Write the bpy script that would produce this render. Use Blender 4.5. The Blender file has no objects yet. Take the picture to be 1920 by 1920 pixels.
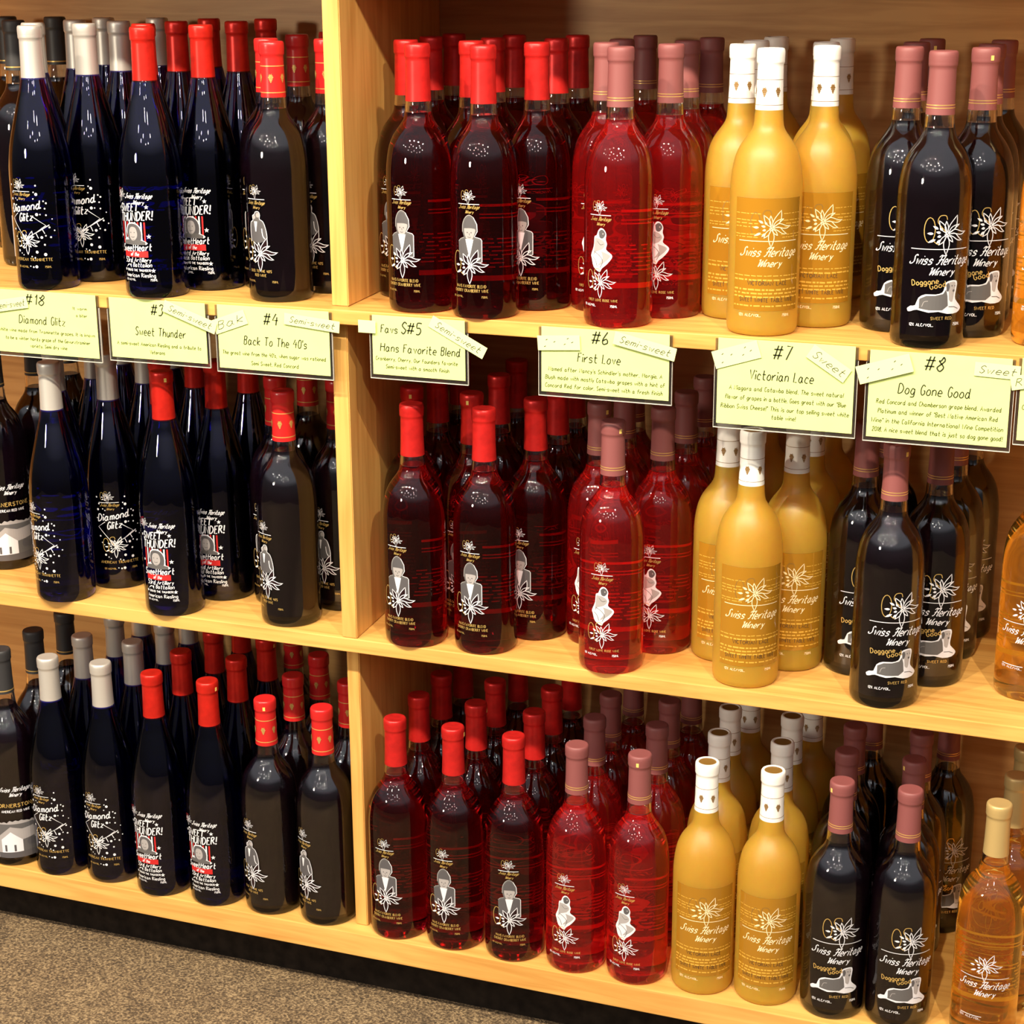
import bpy, bmesh, math, random
from mathutils import Vector, Matrix
from mathutils.geometry import tessellate_polygon
random.seed(7)
S = bpy.context.scene
COL = S.collection

# ------------------------------------------------------------------ camera
cam_d = bpy.data.cameras.new('camera'); cam = bpy.data.objects.new('camera', cam_d); COL.objects.link(cam)
R_ = ((0.93794757, 0.34673232, -0.00557334), (-0.09751659, 0.27914781, 0.95528374), (-0.33278353, 0.89546256, -0.29563816))
cam.matrix_world = Matrix(((R_[0][0], R_[1][0], -R_[2][0], 0.0), (R_[0][1], R_[1][1], -R_[2][1], -1.8959355),
                           (R_[0][2], R_[1][2], -R_[2][2], 1.23683107), (0, 0, 0, 1)))
cam_d.sensor_width = 36; cam_d.lens = 36 * 3410.98 / 1920
cam_d.shift_x = (960 - 958.451) / 1920; cam_d.shift_y = (961.381 - 960) / 1920
cam_d.clip_start = 0.05
S.camera = cam

# ------------------------------------------------------------------ world and lamps
W = bpy.data.worlds.new('shop_interior_light'); S.world = W; W.use_nodes = True
nt = W.node_tree; nt.nodes.clear()
tc = nt.nodes.new('ShaderNodeTexCoord'); sep = nt.nodes.new('ShaderNodeSeparateXYZ'); mr = nt.nodes.new('ShaderNodeMapRange')
rp = nt.nodes.new('ShaderNodeValToRGB'); bg = nt.nodes.new('ShaderNodeBackground'); ow = nt.nodes.new('ShaderNodeOutputWorld')
nt.links.new(tc.outputs['Generated'], sep.inputs[0]); nt.links.new(sep.outputs['Z'], mr.inputs['Value'])
mr.inputs['From Min'].default_value = -1; mr.inputs['From Max'].default_value = 1
nt.links.new(mr.outputs[0], rp.inputs[0]); nt.links.new(rp.outputs[0], bg.inputs['Color']); nt.links.new(bg.outputs[0], ow.inputs['Surface'])
e = rp.color_ramp.elements
e[0].position = 0.0; e[0].color = (0.03, 0.022, 0.015, 1); e[1].position = 1.0; e[1].color = (0.80, 0.80, 0.86, 1)
for p, c in ((0.45, (0.06, 0.05, 0.045, 1)), (0.60, (0.14, 0.14, 0.15, 1)), (0.68, (0.70, 0.70, 0.76, 1))):
    n = e.new(p); n.color = c
bg.inputs['Strength'].default_value = 0.85

def spot(x, y, z, tx, power, col=(1.0, 0.86, 0.66), size=1.25, rad=0.022):
    d = bpy.data.lights.new('ceiling_spotlight', 'SPOT'); o = bpy.data.objects.new('ceiling_spotlight', d); COL.objects.link(o)
    d.energy = power; d.color = col; d.spot_size = size; d.spot_blend = 0.6; d.shadow_soft_size = rad
    o.location = (x, y, z)
    o.rotation_euler = (Vector((tx, 0.1, 0.45)) - Vector((x, y, z))).to_track_quat('-Z', 'Y').to_euler()
    return o
for (x, y, z, tx, p) in ((-2.25, -1.50, 2.45, -1.45, 112), (-1.45, -1.55, 2.45, -1.15, 118), (-0.85, -1.50, 2.45, -0.75, 118),
                         (-0.25, -1.55, 2.45, -0.40, 140), (0.45, -1.50, 2.45, -0.15, 140)):
    spot(x, y, z, tx, p)
for (x, y) in ((-2.6, -2.6), (-1.7, -2.8), (-0.9, -2.6), (-0.2, -2.9), (0.5, -2.6), (1.2, -2.8), (-2.1, -3.6), (-0.6, -3.7), (0.9, -3.7), (-1.3, -2.2), (0.2, -2.2), (-2.9, -2.1), (-1.3, -4.2), (0.2, -4.2)):
    d = bpy.data.lights.new('far_ceiling_lamp', 'POINT'); o = bpy.data.objects.new('far_ceiling_lamp', d); COL.objects.link(o)
    d.energy = 8; d.color = (1.0, 0.92, 0.80); d.shadow_soft_size = 0.055; o.location = (x, y, 2.5)

def front_light(x, y, z, tx, ty, tz, w, hgt, power, col):
    d = bpy.data.lights.new('added_front_light', 'AREA'); o = bpy.data.objects.new('added_front_light', d); COL.objects.link(o)
    d.shape = 'ELLIPSE'; d.size = w; d.size_y = hgt; d.energy = power; d.color = col; o.location = (x, y, z)
    o.rotation_euler = (Vector((tx, ty, tz)) - Vector((x, y, z))).to_track_quat('-Z', 'Y').to_euler()
front_light(-2.6, -3.3, 1.55, -0.7, 0.36, 1.15, 0.42, 0.34, 42, (1.0, 0.88, 0.70))  # low soft light added at front left to lift the top bay's back wall
vs = S.view_settings; S.display_settings.display_device = 'sRGB'
vs.view_transform = 'Standard'; vs.look = 'None'; vs.gamma = 1.0; vs.use_curve_mapping = False; vs.exposure = 0.15
cy = S.cycles
cy.max_bounces = 14; cy.diffuse_bounces = 4; cy.glossy_bounces = 5; cy.transmission_bounces = 12; cy.transparent_max_bounces = 12
cy.sample_clamp_indirect = 4.0; cy.blur_glossy = 0.6

# ------------------------------------------------------------------ materials
MATS = {}
def mat(name, col, rough=0.5, metal=0.0, **kw):
    m = bpy.data.materials.new(name); m.use_nodes = True; MATS[name] = m
    b = m.node_tree.nodes['Principled BSDF']
    b.inputs['Base Color'].default_value = (*col, 1); b.inputs['Roughness'].default_value = rough; b.inputs['Metallic'].default_value = metal
    for k, v in kw.items():
        b.inputs[k.replace('_', ' ')].default_value = v
    return m
def noise_tint(m, scale, amount, detail=3.0, vec=(1, 1, 1), bump=0.0, coord='Object'):
    t = m.node_tree; b = t.nodes['Principled BSDF']; c = tuple(b.inputs['Base Color'].default_value)
    co = t.nodes.new('ShaderNodeTexCoord'); mp = t.nodes.new('ShaderNodeMapping'); nz = t.nodes.new('ShaderNodeTexNoise'); cr = t.nodes.new('ShaderNodeValToRGB')
    mp.inputs['Scale'].default_value = vec; nz.inputs['Scale'].default_value = scale; nz.inputs['Detail'].default_value = detail
    t.links.new(co.outputs[coord], mp.inputs[0]); t.links.new(mp.outputs[0], nz.inputs['Vector']); t.links.new(nz.outputs['Fac'], cr.inputs[0])
    el = cr.color_ramp.elements
    el[0].position = 0.3; el[0].color = tuple(v * (1 - amount) for v in c[:3]) + (1,)
    el[1].position = 0.7; el[1].color = tuple(min(1, v * (1 + amount)) for v in c[:3]) + (1,)
    t.links.new(cr.outputs[0], b.inputs['Base Color'])
    if bump:
        bp = t.nodes.new('ShaderNodeBump'); bp.inputs['Strength'].default_value = bump; bp.inputs['Distance'].default_value = 0.002
        t.links.new(nz.outputs['Fac'], bp.inputs['Height']); t.links.new(bp.outputs[0], b.inputs['Normal'])
    return m
def wood(name, light, dark, axis, knots=True):
    """pine: stretched grain running along one axis plus soft darker patches"""
    m = mat(name, light, 0.42); t = m.node_tree; b = t.nodes['Principled BSDF']
    b.inputs['Specular IOR Level'].default_value = 0.35
    co = t.nodes.new('ShaderNodeTexCoord')
    def branch(sc, scale, detail, dist):
        mp = t.nodes.new('ShaderNodeMapping'); mp.inputs['Scale'].default_value = sc
        nz = t.nodes.new('ShaderNodeTexNoise'); nz.inputs['Scale'].default_value = scale; nz.inputs['Detail'].default_value = detail
        nz.inputs['Distortion'].default_value = dist
        t.links.new(co.outputs['Object'], mp.inputs[0]); t.links.new(mp.outputs[0], nz.inputs['Vector']); return nz
    st = [9.0, 9.0, 9.0]; st[axis] = 0.55
    g = branch(tuple(st), 9.0, 5.0, 0.6); st2 = [3.0, 3.0, 3.0]; st2[axis] = 0.8
    p = branch(tuple(st2), 3.2, 3.0, 1.2)
    mx = t.nodes.new('ShaderNodeMath'); mx.operation = 'MULTIPLY_ADD'; mx.inputs[1].default_value = 0.62
    m2 = t.nodes.new('ShaderNodeMath'); m2.operation = 'MULTIPLY'; m2.inputs[1].default_value = 0.38
    t.links.new(p.outputs['Fac'], m2.inputs[0]); t.links.new(g.outputs['Fac'], mx.inputs[0]); t.links.new(m2.outputs[0], mx.inputs[2])
    cr = t.nodes.new('ShaderNodeValToRGB'); el = cr.color_ramp.elements
    el[0].position = 0.36; el[0].color = (*dark, 1); el[1].position = 0.60; el[1].color = (*light, 1)
    t.links.new(mx.outputs[0], cr.inputs[0]); t.links.new(cr.outputs[0], b.inputs['Base Color'])
    bp = t.nodes.new('ShaderNodeBump'); bp.inputs['Strength'].default_value = 0.08; bp.inputs['Distance'].default_value = 0.001
    t.links.new(g.outputs['Fac'], bp.inputs['Height']); t.links.new(bp.outputs[0], b.inputs['Normal'])
    return m
PINE = wood('pine_along', (0.74, 0.42, 0.115), (0.55, 0.26, 0.058), 0)
PINEV = wood('pine_upright', (0.72, 0.40, 0.11), (0.54, 0.25, 0.055), 2)
PLY = wood('plywood_back', (0.60, 0.35, 0.13), (0.42, 0.21, 0.065), 0)
KICK = noise_tint(mat('toe_kick_black', (0.014, 0.010, 0.007), 0.9, Specular_IOR_Level=0.1), 60, 0.4)
CARPET = mat('brown_carpet', (0.16, 0.115, 0.07), 0.95)
def carpet_nodes(m):
    t = m.node_tree; b = t.nodes['Principled BSDF']
    co = t.nodes.new('ShaderNodeTexCoord'); nz = t.nodes.new('ShaderNodeTexNoise'); n2 = t.nodes.new('ShaderNodeTexNoise')
    nz.inputs['Scale'].default_value = 320; nz.inputs['Detail'].default_value = 2; n2.inputs['Scale'].default_value = 14
    t.links.new(co.outputs['Object'], nz.inputs['Vector']); t.links.new(co.outputs['Object'], n2.inputs['Vector'])
    a = t.nodes.new('ShaderNodeMath'); a.operation = 'MULTIPLY_ADD'; a.inputs[1].default_value = 0.18
    t.links.new(n2.outputs['Fac'], a.inputs[0]); t.links.new(nz.outputs['Fac'], a.inputs[2])
    cr = t.nodes.new('ShaderNodeValToRGB'); el = cr.color_ramp.elements
    el[0].position = 0.40; el[0].color = (0.05, 0.032, 0.016, 1); el[1].position = 0.78; el[1].color = (0.34, 0.24, 0.125, 1)
    k = el.new(0.58); k.color = (0.145, 0.095, 0.048, 1)
    t.links.new(a.outputs[0], cr.inputs[0]); t.links.new(cr.outputs[0], b.inputs['Base Color'])
    bp = t.nodes.new('ShaderNodeBump'); bp.inputs['Strength'].default_value = 0.8; bp.inputs['Distance'].default_value = 0.006
    t.links.new(nz.outputs['Fac'], bp.inputs['Height']); t.links.new(bp.outputs[0], b.inputs['Normal'])
carpet_nodes(CARPET)

GLASS = mat('clear_bottle_glass', (0.97, 0.98, 0.97), 0.0, Transmission_Weight=1.0, IOR=1.56)
COBALT = mat('cobalt_bottle_glass', (0.045, 0.035, 0.50), 0.0, Transmission_Weight=1.0, IOR=1.58)
FROST = mat('frosted_amber_glass', (0.93, 0.56, 0.068), 0.42, Transmission_Weight=0.66, IOR=1.45, Subsurface_Weight=0.6, Subsurface_Scale=0.03)
FROST.node_tree.nodes['Principled BSDF'].inputs['Subsurface Radius'].default_value = (1.0, 0.55, 0.10)
CLEARWIN = mat('clear_amber_window', (0.34, 0.155, 0.012), 0.05, IOR=1.6)
W_RED = mat('dark_cherry_wine', (0.42, 0.006, 0.014), 0.0, Transmission_Weight=0.993, IOR=1.5)
W_ROSE = mat('rose_wine', (0.85, 0.035, 0.035), 0.0, Transmission_Weight=0.955, IOR=1.5)
W_AMBER = mat('amber_wine', (0.93, 0.56, 0.10), 0.0, Transmission_Weight=0.97, IOR=1.5)
W_BLACK = mat('black_red_wine', (0.006, 0.002, 0.004), 0.05)
W_PALE = mat('riesling_in_blue', (0.10, 0.09, 0.60), 0.0, Transmission_Weight=1.0, IOR=1.34)

C_SILVER = mat('silver_foil', (0.66, 0.63, 0.58), 0.42, 0.55)
C_RED = noise_tint(mat('red_foil', (0.64, 0.020, 0.012), 0.33, 0.45), 90, 0.12)
C_CHERRY = noise_tint(mat('cherry_foil', (0.60, 0.018, 0.016), 0.36, 0.40), 90, 0.15)
C_GLOSSRED = mat('glossy_red_capsule', (0.52, 0.016, 0.016), 0.28)
C_MAUVE = mat('mauve_capsule', (0.22, 0.064, 0.062), 0.55)
C_WHITE = mat('white_capsule', (0.86, 0.85, 0.80), 0.40)
C_BLACK = mat('charcoal_capsule', (0.030, 0.030, 0.032), 0.5)
C_TAN = mat('gold_tan_capsule', (0.56, 0.40, 0.16), 0.42, 0.35)
GOLD = mat('gold_print', (0.80, 0.55, 0.17), 0.35, 0.6)
DKGOLD = mat('brown_gold_print', (0.26, 0.14, 0.03), 0.4, 0.2)
BROWN = mat('brown_ink', (0.10, 0.045, 0.008), 0.6)
WHITE = mat('white_print', (0.70, 0.70, 0.74), 0.45)
DARKINK = mat('dark_print_ground', (0.016, 0.006, 0.008), 0.2)
SHOWTHRU = mat('amber_rear_lettering', (0.66, 0.37, 0.05), 0.4)
CREAM = mat('cream_print', (0.90, 0.72, 0.42), 0.45)
GREY = mat('grey_print', (0.085, 0.08, 0.085), 0.5)
MIDGREY = mat('mid_grey_print', (0.105, 0.10, 0.10), 0.5)
LTGREY = mat('light_grey_print', (0.36, 0.335, 0.33), 0.5)
REDINK = mat('red_print', (0.50, 0.015, 0.015), 0.5)
PAPER = noise_tint(mat('lime_paper', (0.66, 0.79, 0.27), 0.8), 40, 0.03)
NOTE = mat('pale_note_paper', (0.70, 0.79, 0.36), 0.75)
INK = mat('dark_olive_ink', (0.016, 0.018, 0.003), 0.7)
INK2 = mat('olive_ink', (0.055, 0.070, 0.004), 0.7)
ACRYL = mat('clear_holder_plastic', (0.05, 0.05, 0.045), 0.1)
def see_through(m, f):
    t = m.node_tree; b = t.nodes['Principled BSDF']; tr = t.nodes.new('ShaderNodeBsdfTransparent'); mx = t.nodes.new('ShaderNodeMixShader')
    tr.inputs['Color'].default_value = (0.92, 0.93, 0.90, 1); mx.inputs[0].default_value = f
    t.links.new(b.outputs[0], mx.inputs[1]); t.links.new(tr.outputs[0], mx.inputs[2]); t.links.new(mx.outputs[0], t.nodes['Material Output'].inputs['Surface'])
see_through(ACRYL, 0.72)
RIM = mat('pale_holder_edge', (0.62, 0.60, 0.52), 0.25)
TAB = mat('yellow_tear_tab', (0.85, 0.62, 0.16), 0.4)

# ------------------------------------------------------------------ helpers
def link_mesh(name, bm, mats, parent=None, smooth=False):
    me = bpy.data.meshes.new(name); bm.to_mesh(me); bm.free()
    for m in (mats if isinstance(mats, (list, tuple)) else [mats]):
        me.materials.append(m)
    if smooth:
        for p in me.polygons: p.use_smooth = True
    o = bpy.data.objects.new(name, me); COL.objects.link(o)
    if parent: o.parent = parent
    return o
def empty(name, loc=(0, 0, 0)):
    o = bpy.data.objects.new(name, None); COL.objects.link(o); o.location = loc; o.empty_display_size = 0.02
    return o
def tag(o, label, cat, group=None):
    o['label'] = label; o['category'] = cat
    if group: o['group'] = group
    return o
def struct(o):
    o['kind'] = 'structure'; return o
def bm_box(bm, x0, x1, y0, y1, z0, z1, mi=0, bevel=0.0):
    v = [bm.verts.new((x, y, z)) for x in (x0, x1) for y in (y0, y1) for z in (z0, z1)]
    fs = [bm.faces.new([v[i] for i in f]) for f in ((0, 1, 3, 2), (4, 6, 7, 5), (0, 4, 5, 1), (2, 3, 7, 6), (0, 2, 6, 4), (1, 5, 7, 3))]
    for f in fs: f.material_index = mi
    if bevel:
        es = list({e_ for f in fs for e_ in f.edges})
        bmesh.ops.bevel(bm, geom=es, offset=bevel, segments=2, affect='EDGES', profile=0.6)
    return fs
def bm_prism(bm, quad, z0, z1, bevel=0.0):
    lo = [bm.verts.new((x, y, z0)) for x, y in quad]; hi = [bm.verts.new((x, y, z1)) for x, y in quad]
    fs = [bm.faces.new(lo[::-1]), bm.faces.new(hi)] + [bm.faces.new((lo[i], lo[(i + 1) % 4], hi[(i + 1) % 4], hi[i])) for i in range(4)]
    bmesh.ops.recalc_face_normals(bm, faces=fs)
    if bevel: bmesh.ops.bevel(bm, geom=list({e_ for f in fs for e_ in f.edges}), offset=bevel, segments=2, affect='EDGES')
def catmull(pts, n=5):
    if len(pts) < 3: return list(pts)
    out = []
    P = [pts[0]] + list(pts) + [pts[-1]]
    for i in range(1, len(P) - 2):
        a, b, c, d = P[i - 1], P[i], P[i + 1], P[i + 2]
        for k in range(n):
            t = k / n
            out.append(tuple(0.5 * (2 * b[j] + (c[j] - a[j]) * t + (2 * a[j] - 5 * b[j] + 4 * c[j] - d[j]) * t * t + (3 * b[j] - a[j] - 3 * c[j] + d[j]) * t ** 3) for j in (0, 1)))
    out.append(pts[-1]); return out
def lathe(bm, prof, seg=40, mi=0, flip=False, closed_ends=True):
    """prof: list of (r, z) in metres from bottom axis to top axis"""
    rings = []
    for r, z in prof:
        if r < 1e-6: rings.append([bm.verts.new((0, 0, z))])
        else: rings.append([bm.verts.new((r * math.cos(2 * math.pi * i / seg), r * math.sin(2 * math.pi * i / seg), z)) for i in range(seg)])
    for A, B in zip(rings, rings[1:]):
        for i in range(seg):
            j = (i + 1) % seg
            if len(A) == 1 and len(B) == 1: continue
            if len(A) == 1: vs_ = (A[0], B[j], B[i])
            elif len(B) == 1: vs_ = (A[i], A[j], B[0])
            else: vs_ = (A[i], A[j], B[j], B[i])
            f = bm.faces.new(vs_ if not flip else vs_[::-1]); f.material_index = mi
    return rings

# ------------------------------------------------------------------ a handwriting stroke font (pairs of grid digits, baseline at 2)
G = {'a': '4536261413223244 464352', 'b': '1912 142645432213', 'c': '45362614132242', 'd': '4536261413223244 494352', 'e': '144445362614132242',
 'f': '48392822 1646', 'g': '4536261413223244 46413010', 'h': '1912 1426364542', 'i': '1612 18', 'j': '26211000 28', 'k': '1912 4614 1442', 'l': '1912',
 'm': '1612 15263532 35465552', 'n': '1612 1526364542', 'o': '261413223243453626', 'p': '1610 15263645433213', 'q': '4536261413223244 464051',
 'r': '1612 14253646', 's': '453626152434433212', 't': '29233242 1646', 'u': '1613223244 4642', 'v': '163246', 'w': '1622354256', 'x': '1642 4612',
 'y': '1632 4620', 'z': '16461242', 'A': '123952 2545', 'B': '1912 1939483616 36443212', 'C': '4839291714223243', 'D': '1912 193956432212',
 'E': '49191242 1636', 'F': '491912 1636', 'G': '48392917142232434535', 'H': '1912 5952 1656', 'I': '1912', 'J': '49433213', 'K': '1912 4916 1652',
 'L': '191242', 'M': '1219355952', 'N': '12195259', 'O': '39171432545739', 'P': '1912 1939483616', 'R': '1912 1939483616 2652', 'S': '483929173544322213',
 'T': '1959 3932', 'U': '1914325459', 'V': '193259', 'W': '1922475279', 'X': '1952 5912', 'Y': '1936 5936 3632', 'Z': '19591252',
 '0': '29171422434829', '1': '172922', '2': '172939471242', '3': '1829394836 36443212', '4': '391555 4742', '5': '49191636443212', '6': '39151322433514',
 '7': '194922', '8': '39271744322213144739', '9': '48291716364842', '#': '2912 4932 0757 0454', '-': '1535', '.': '12', ',': '2211', "'": '1917',
 '"': '1917 2927', '!': '1914 12', '%': '4912 18 43', '/': '4912', ':': '15 12', '+': '3733 1555', '~': '5533'}
RAW = {'$': [[(6, 6.2), (5.3, 7), (4.1, 6.7), (3.7, 5.4), (4.4, 3.4), (4.5, 1.5), (3.3, 0.2), (1.5, 0), (0.6, 0.8), (1.2, 1.5)]],
       '&': [[(0.6, 5.6), (1.6, 7), (2.8, 6.6), (2.6, 3.4), (1.7, 0.3), (0.3, 0.3)], [(6.4, 7.1), (5.6, 3.6), (5.2, 0.5), (6.2, 0.0)], [(1.2, 3.2), (3.6, 3.7), (6.2, 3.3)], [(1.8, 6.9), (4.2, 6.6), (6.6, 7.2)]],
       '@': [[(0.3, 6), (1.3, 7), (1.6, 4), (1.7, 0), (4.2, 6), (4.4, 0), (7.6, 7.2)]]}
CURVY = set('abcdefghjmnopqrstuyBCDGJOPRSU02356890')
def text_lines(s):
    """-> list of polylines in glyph units (cap height 7, baseline 0) and total width"""
    x = 0.0; out = []
    for ch in s:
        if ch == ' ': x += 3.6; continue
        if ch in RAW:
            for pts in RAW[ch]: out.append([(x + p[0] - 0.4, p[1]) for p in catmull(pts, 4)])
            x += 6.4; continue
        g = G.get(ch)
        if not g: continue
        mxx = 0
        for st in g.split():
            pts = [(int(st[i]), int(st[i + 1]) - 2) for i in range(0, len(st), 2)]
            mxx = max(mxx, max(p[0] for p in pts))
            if len(pts) > 2 and ch in CURVY: pts = catmull(pts, 3)
            out.append([(x + p[0] - 0.6, p[1]) for p in pts])
        x += mxx + 0.75
    return out, max(x - 0.75, 0.1)

class Ink:
    """flat artwork in millimetres, later laid on a card or wrapped round a bottle"""
    def __init__(s): s.bm = bmesh.new(); s.L = s.bm.verts.layers.float.new('lift'); s.mats = []
    def mi(s, m):
        if m not in s.mats: s.mats.append(m)
        return s.mats.index(m)
    def v(s, p, lift):
        a = s.bm.verts.new((p[0], 0, p[1])); a[s.L] = lift; return a
    def poly(s, pts, m, lift=0, smooth=0):
        if smooth: pts = catmull(list(pts) + [pts[0]], smooth)[:-1]
        k = s.mi(m); V = [s.v(p, lift) for p in pts]
        for t in tessellate_polygon([[Vector((p[0], p[1], 0)) for p in pts]]):
            try:
                f = s.bm.faces.new([V[i] for i in t]); f.material_index = k
            except ValueError: pass
    def stroke(s, pts, w, m, lift=1, nib=0.0, closed=False):
        k = s.mi(m)
        if len(pts) == 1:
            x, y = pts[0]; h = w * 0.62
            s.poly([(x - h, y - h), (x + h, y - h), (x + h, y + h), (x - h, y + h)], m, lift); return
        if closed: pts = list(pts) + [pts[0]]
        n = len(pts); prev = None
        for i, (x, y) in enumerate(pts):
            a = pts[max(i - 1, 0)]; b = pts[min(i + 1, n - 1)]
            if closed and i in (0, n - 1): a, b = pts[n - 2], pts[1]
            dx, dy = b[0] - a[0], b[1] - a[1]; d = math.hypot(dx, dy) or 1
            nx, ny = -dy / d * w / 2, dx / d * w / 2
            if nib: nx += 0.766 * nib * (1 if nx * .766 + ny * .643 >= 0 else -1) / 2; ny += 0.643 * nib * (1 if nx * .766 + ny * .643 >= 0 else -1) / 2
            cur = (s.v((x + nx, y + ny), lift), s.v((x - nx, y - ny), lift))
            if prev:
                f = s.bm.faces.new((prev[0], prev[1], cur[1], cur[0])); f.material_index = k
            prev = cur
    def text(s, t, x, z, h, m, w=None, width=None, slant=0.0, align='c', lift=1, nib=0.0, rot=0.0):
        ln, tw = text_lines(t); sc = h / 7.0; sx = (width / tw) if width else sc
        w = w or h * 0.11
        off = {'l': 0, 'c': -tw * sx / 2, 'r': -tw * sx}[align]; c, s_ = math.cos(rot), math.sin(rot)
        for pl in ln:
            q = []
            for a, b in pl:
                X = off + a * sx + b * sc * slant; Z = b * sc
                q.append((x + X * c - Z * s_, z + X * s_ + Z * c))
            s.stroke(q, w, m, lift, nib)
    def wrap(s, R, step=3.5):
        """bend round a cylinder of radius R (mm), facing -Y; returns the bmesh in metres"""
        bm = s.bm; xs = [v.co.x for v in bm.verts]
        k = math.floor(min(xs) / step)
        while k * step < max(xs):
            bmesh.ops.bisect_plane(bm, geom=bm.verts[:] + bm.edges[:] + bm.faces[:], plane_co=(k * step, 0, 0), plane_no=(1, 0, 0)); k += 1
        for v in bm.verts:
            r = R + 0.22 + 0.10 * v[s.L]; a = v.co.x / R
            v.co = Vector((r * math.sin(a), -r * math.cos(a), v.co.z)) / 1000
        bmesh.ops.recalc_face_normals(bm, faces=bm.faces)
        for f in bm.faces:
            c = f.calc_center_median()
            if f.normal.x * c.x + f.normal.y * c.y < 0: f.normal_flip()
        return bm
    def flat(s, M, lift=0.00012):
        """lay on a plane: M maps (x mm, z mm) -> world; front is -Y"""
        for v in s.bm.verts: v.co = M(v.co.x, v.co.z, -lift * (1 + v[s.L]))
        for f in s.bm.faces:
            f.normal_update()
            if f.normal.y > 0: f.normal_flip()
        return s.bm

# ------------------------------------------------------------------ the shelving unit (one carcass: boards, uprights, back, toe kick)
ZT, ZM, ZB = 0.8369, 0.4192, 0.0
XL, XR = -2.25, 0.42
YB = 0.362
unit = tag(empty('shelving_unit', (-0.9, 0.0, -0.111)), 'honey pine shelving unit with three shelves full of wine bottles', 'shelving')
def part(name, bm, m, parent):
    o = link_mesh(name, bm, m); o.parent = parent; o.matrix_parent_inverse = Matrix.Translation(-parent.location); return o
for (yf, z, th) in ((0.0, ZT, 0.0172), (0.0176, ZM, 0.0181), (0.024, ZB, 0.0333), (0.0, 1.256, 0.018)):
    bm = bmesh.new(); bm_box(bm, XL, XR, yf, YB, z - th, z, bevel=0.0012); part('shelf', bm, PINE, unit)
for (x0, x1, yf, z0, z1, sk) in ((-0.936, -0.9145, 0.020, ZT, 1.238, 0.0195), (-0.9375, -0.917, 0.019, ZM, ZT - 0.0172, 0.0175), (-0.946, -0.9285, 0.047, ZB, ZM - 0.0181, 0.0)):
    bm = bmesh.new(); bm_prism(bm, [(x0, yf), (x1, yf), (x1 - sk, YB), (x0 - sk, YB)], z0, z1, 0.0012); part('divider', bm, PINEV, unit)
for x in (XL - 0.02, XR):
    bm = bmesh.new(); bm_box(bm, x, x + 0.02, 0.0, YB, -0.0333, 1.256); part('side_panel', bm, PINEV, unit)
bm = bmesh.new(); bm_box(bm, XL - 0.02, XR + 0.02, YB, YB + 0.008, -0.0333, 1.256); part('back_panel', bm, PLY, unit)
bm = bmesh.new(); bm_box(bm, XL, XR, 0.080, 0.095, -0.111, -0.0333); part('toe_kick', bm, KICK, unit)
bm = bmesh.new(); bm_box(bm, -4.2, 2.4, -4.6, 0.9, -0.131, -0.111); struct(link_mesh('floor', bm, CARPET))

# ------------------------------------------------------------------ bottle artwork (mm, z from the foot)
def leaf(cx, cz, ang, L, w, bend=0.0, wave=0.0, r0=0.1, n=9):
    a = math.radians(ang); c, s = math.cos(a), math.sin(a); up, dn = [], []
    for i in range(n):
        t = i / (n - 1); d = r0 + (L - r0) * t; o = bend * math.sin(math.pi * t) + wave * math.sin(2 * math.pi * t)
        hw = w / 2 * math.sin(math.pi * min(1, t ** 0.8)) if 0 < i < n - 1 else 0
        up.append((cx + d * c - (o + hw) * s, cz + d * s + (o + hw) * c)); dn.append((cx + d * c - (o - hw) * s, cz + d * s + (o - hw) * c))
    return up + dn[-2:0:-1]
def disc(I, x, z, r, m, lift=1, n=10, rz=None):
    I.poly([(x + r * math.cos(2 * math.pi * i / n), z + (rz or r) * math.sin(2 * math.pi * i / n)) for i in range(n)], m, lift)
def flower(I, cx, cz, R, m=WHITE, g=GOLD, w=None, fill=None):
    w = w or max(0.3, R * 0.042)
    if g:
        I.stroke([(cx + R * (-0.86 + 0.27 * math.cos(t * .3927)), cz + R * (0.2 + 0.62 * math.sin(t * .3927))) for t in range(17)], w, g, 0)
        I.stroke(catmull([(cx + R * a, cz + R * b) for a, b in ((-.02, .72), (-.1, .92), (-.38, .9), (-.48, .62), (-.28, .35), (-.05, .05), (-.12, -.35), (-.4, -.5), (-.62, -.36))]), w, g, 0)
    for ang, L, wd, b, wv in ((62, 1.06, .34, -.07, 0), (36, .82, .16, .06, 0), (6, 1.10, .22, .03, .07), (-20, .92, .20, .05, .05), (-50, .52, .14, 0, 0),
                              (-90, 1.02, .30, 0, 0), (-126, .66, .18, 0, 0), (96, .66, .17, 0, 0), (122, .80, .24, 0, 0)):
        P_ = leaf(cx, cz, ang, L * R, wd * R, b * R, wv * R, .1 * R)
        if fill: I.poly(P_, fill, 3)
        I.stroke(P_, w, m, 4, closed=True)
    for ang, r0, L in ((150, .5, .82), (168, .32, .56), (178, .66, .98), (196, .3, .5), (205, .6, 1.02), (222, .4, .7), (140, .3, .5)):
        I.poly(leaf(cx, cz, ang, L * R, .13 * R, r0=r0 * R, n=5), m, 2)
    for a, b in ((0, 0), (.09, .05), (-.06, .08), (.05, -.08), (-.08, -.04)): disc(I, cx + a * R, cz + b * R, .05 * R, m, 3, 7)
def script(I, x, z, width, h, m, winery=True, nib=0.35, dz=None):
    I.text('$wiss &eritage', x, z, h, m, w=h * 0.075, width=width * .95, slant=0.42, nib=h * nib * 0.2)
    if winery: I.text('@inery', x + 1, z - (dz or h * 1.15), h * 0.8, m, w=h * 0.065, width=width * 0.38, slant=0.42, nib=h * nib * 0.22)
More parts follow.
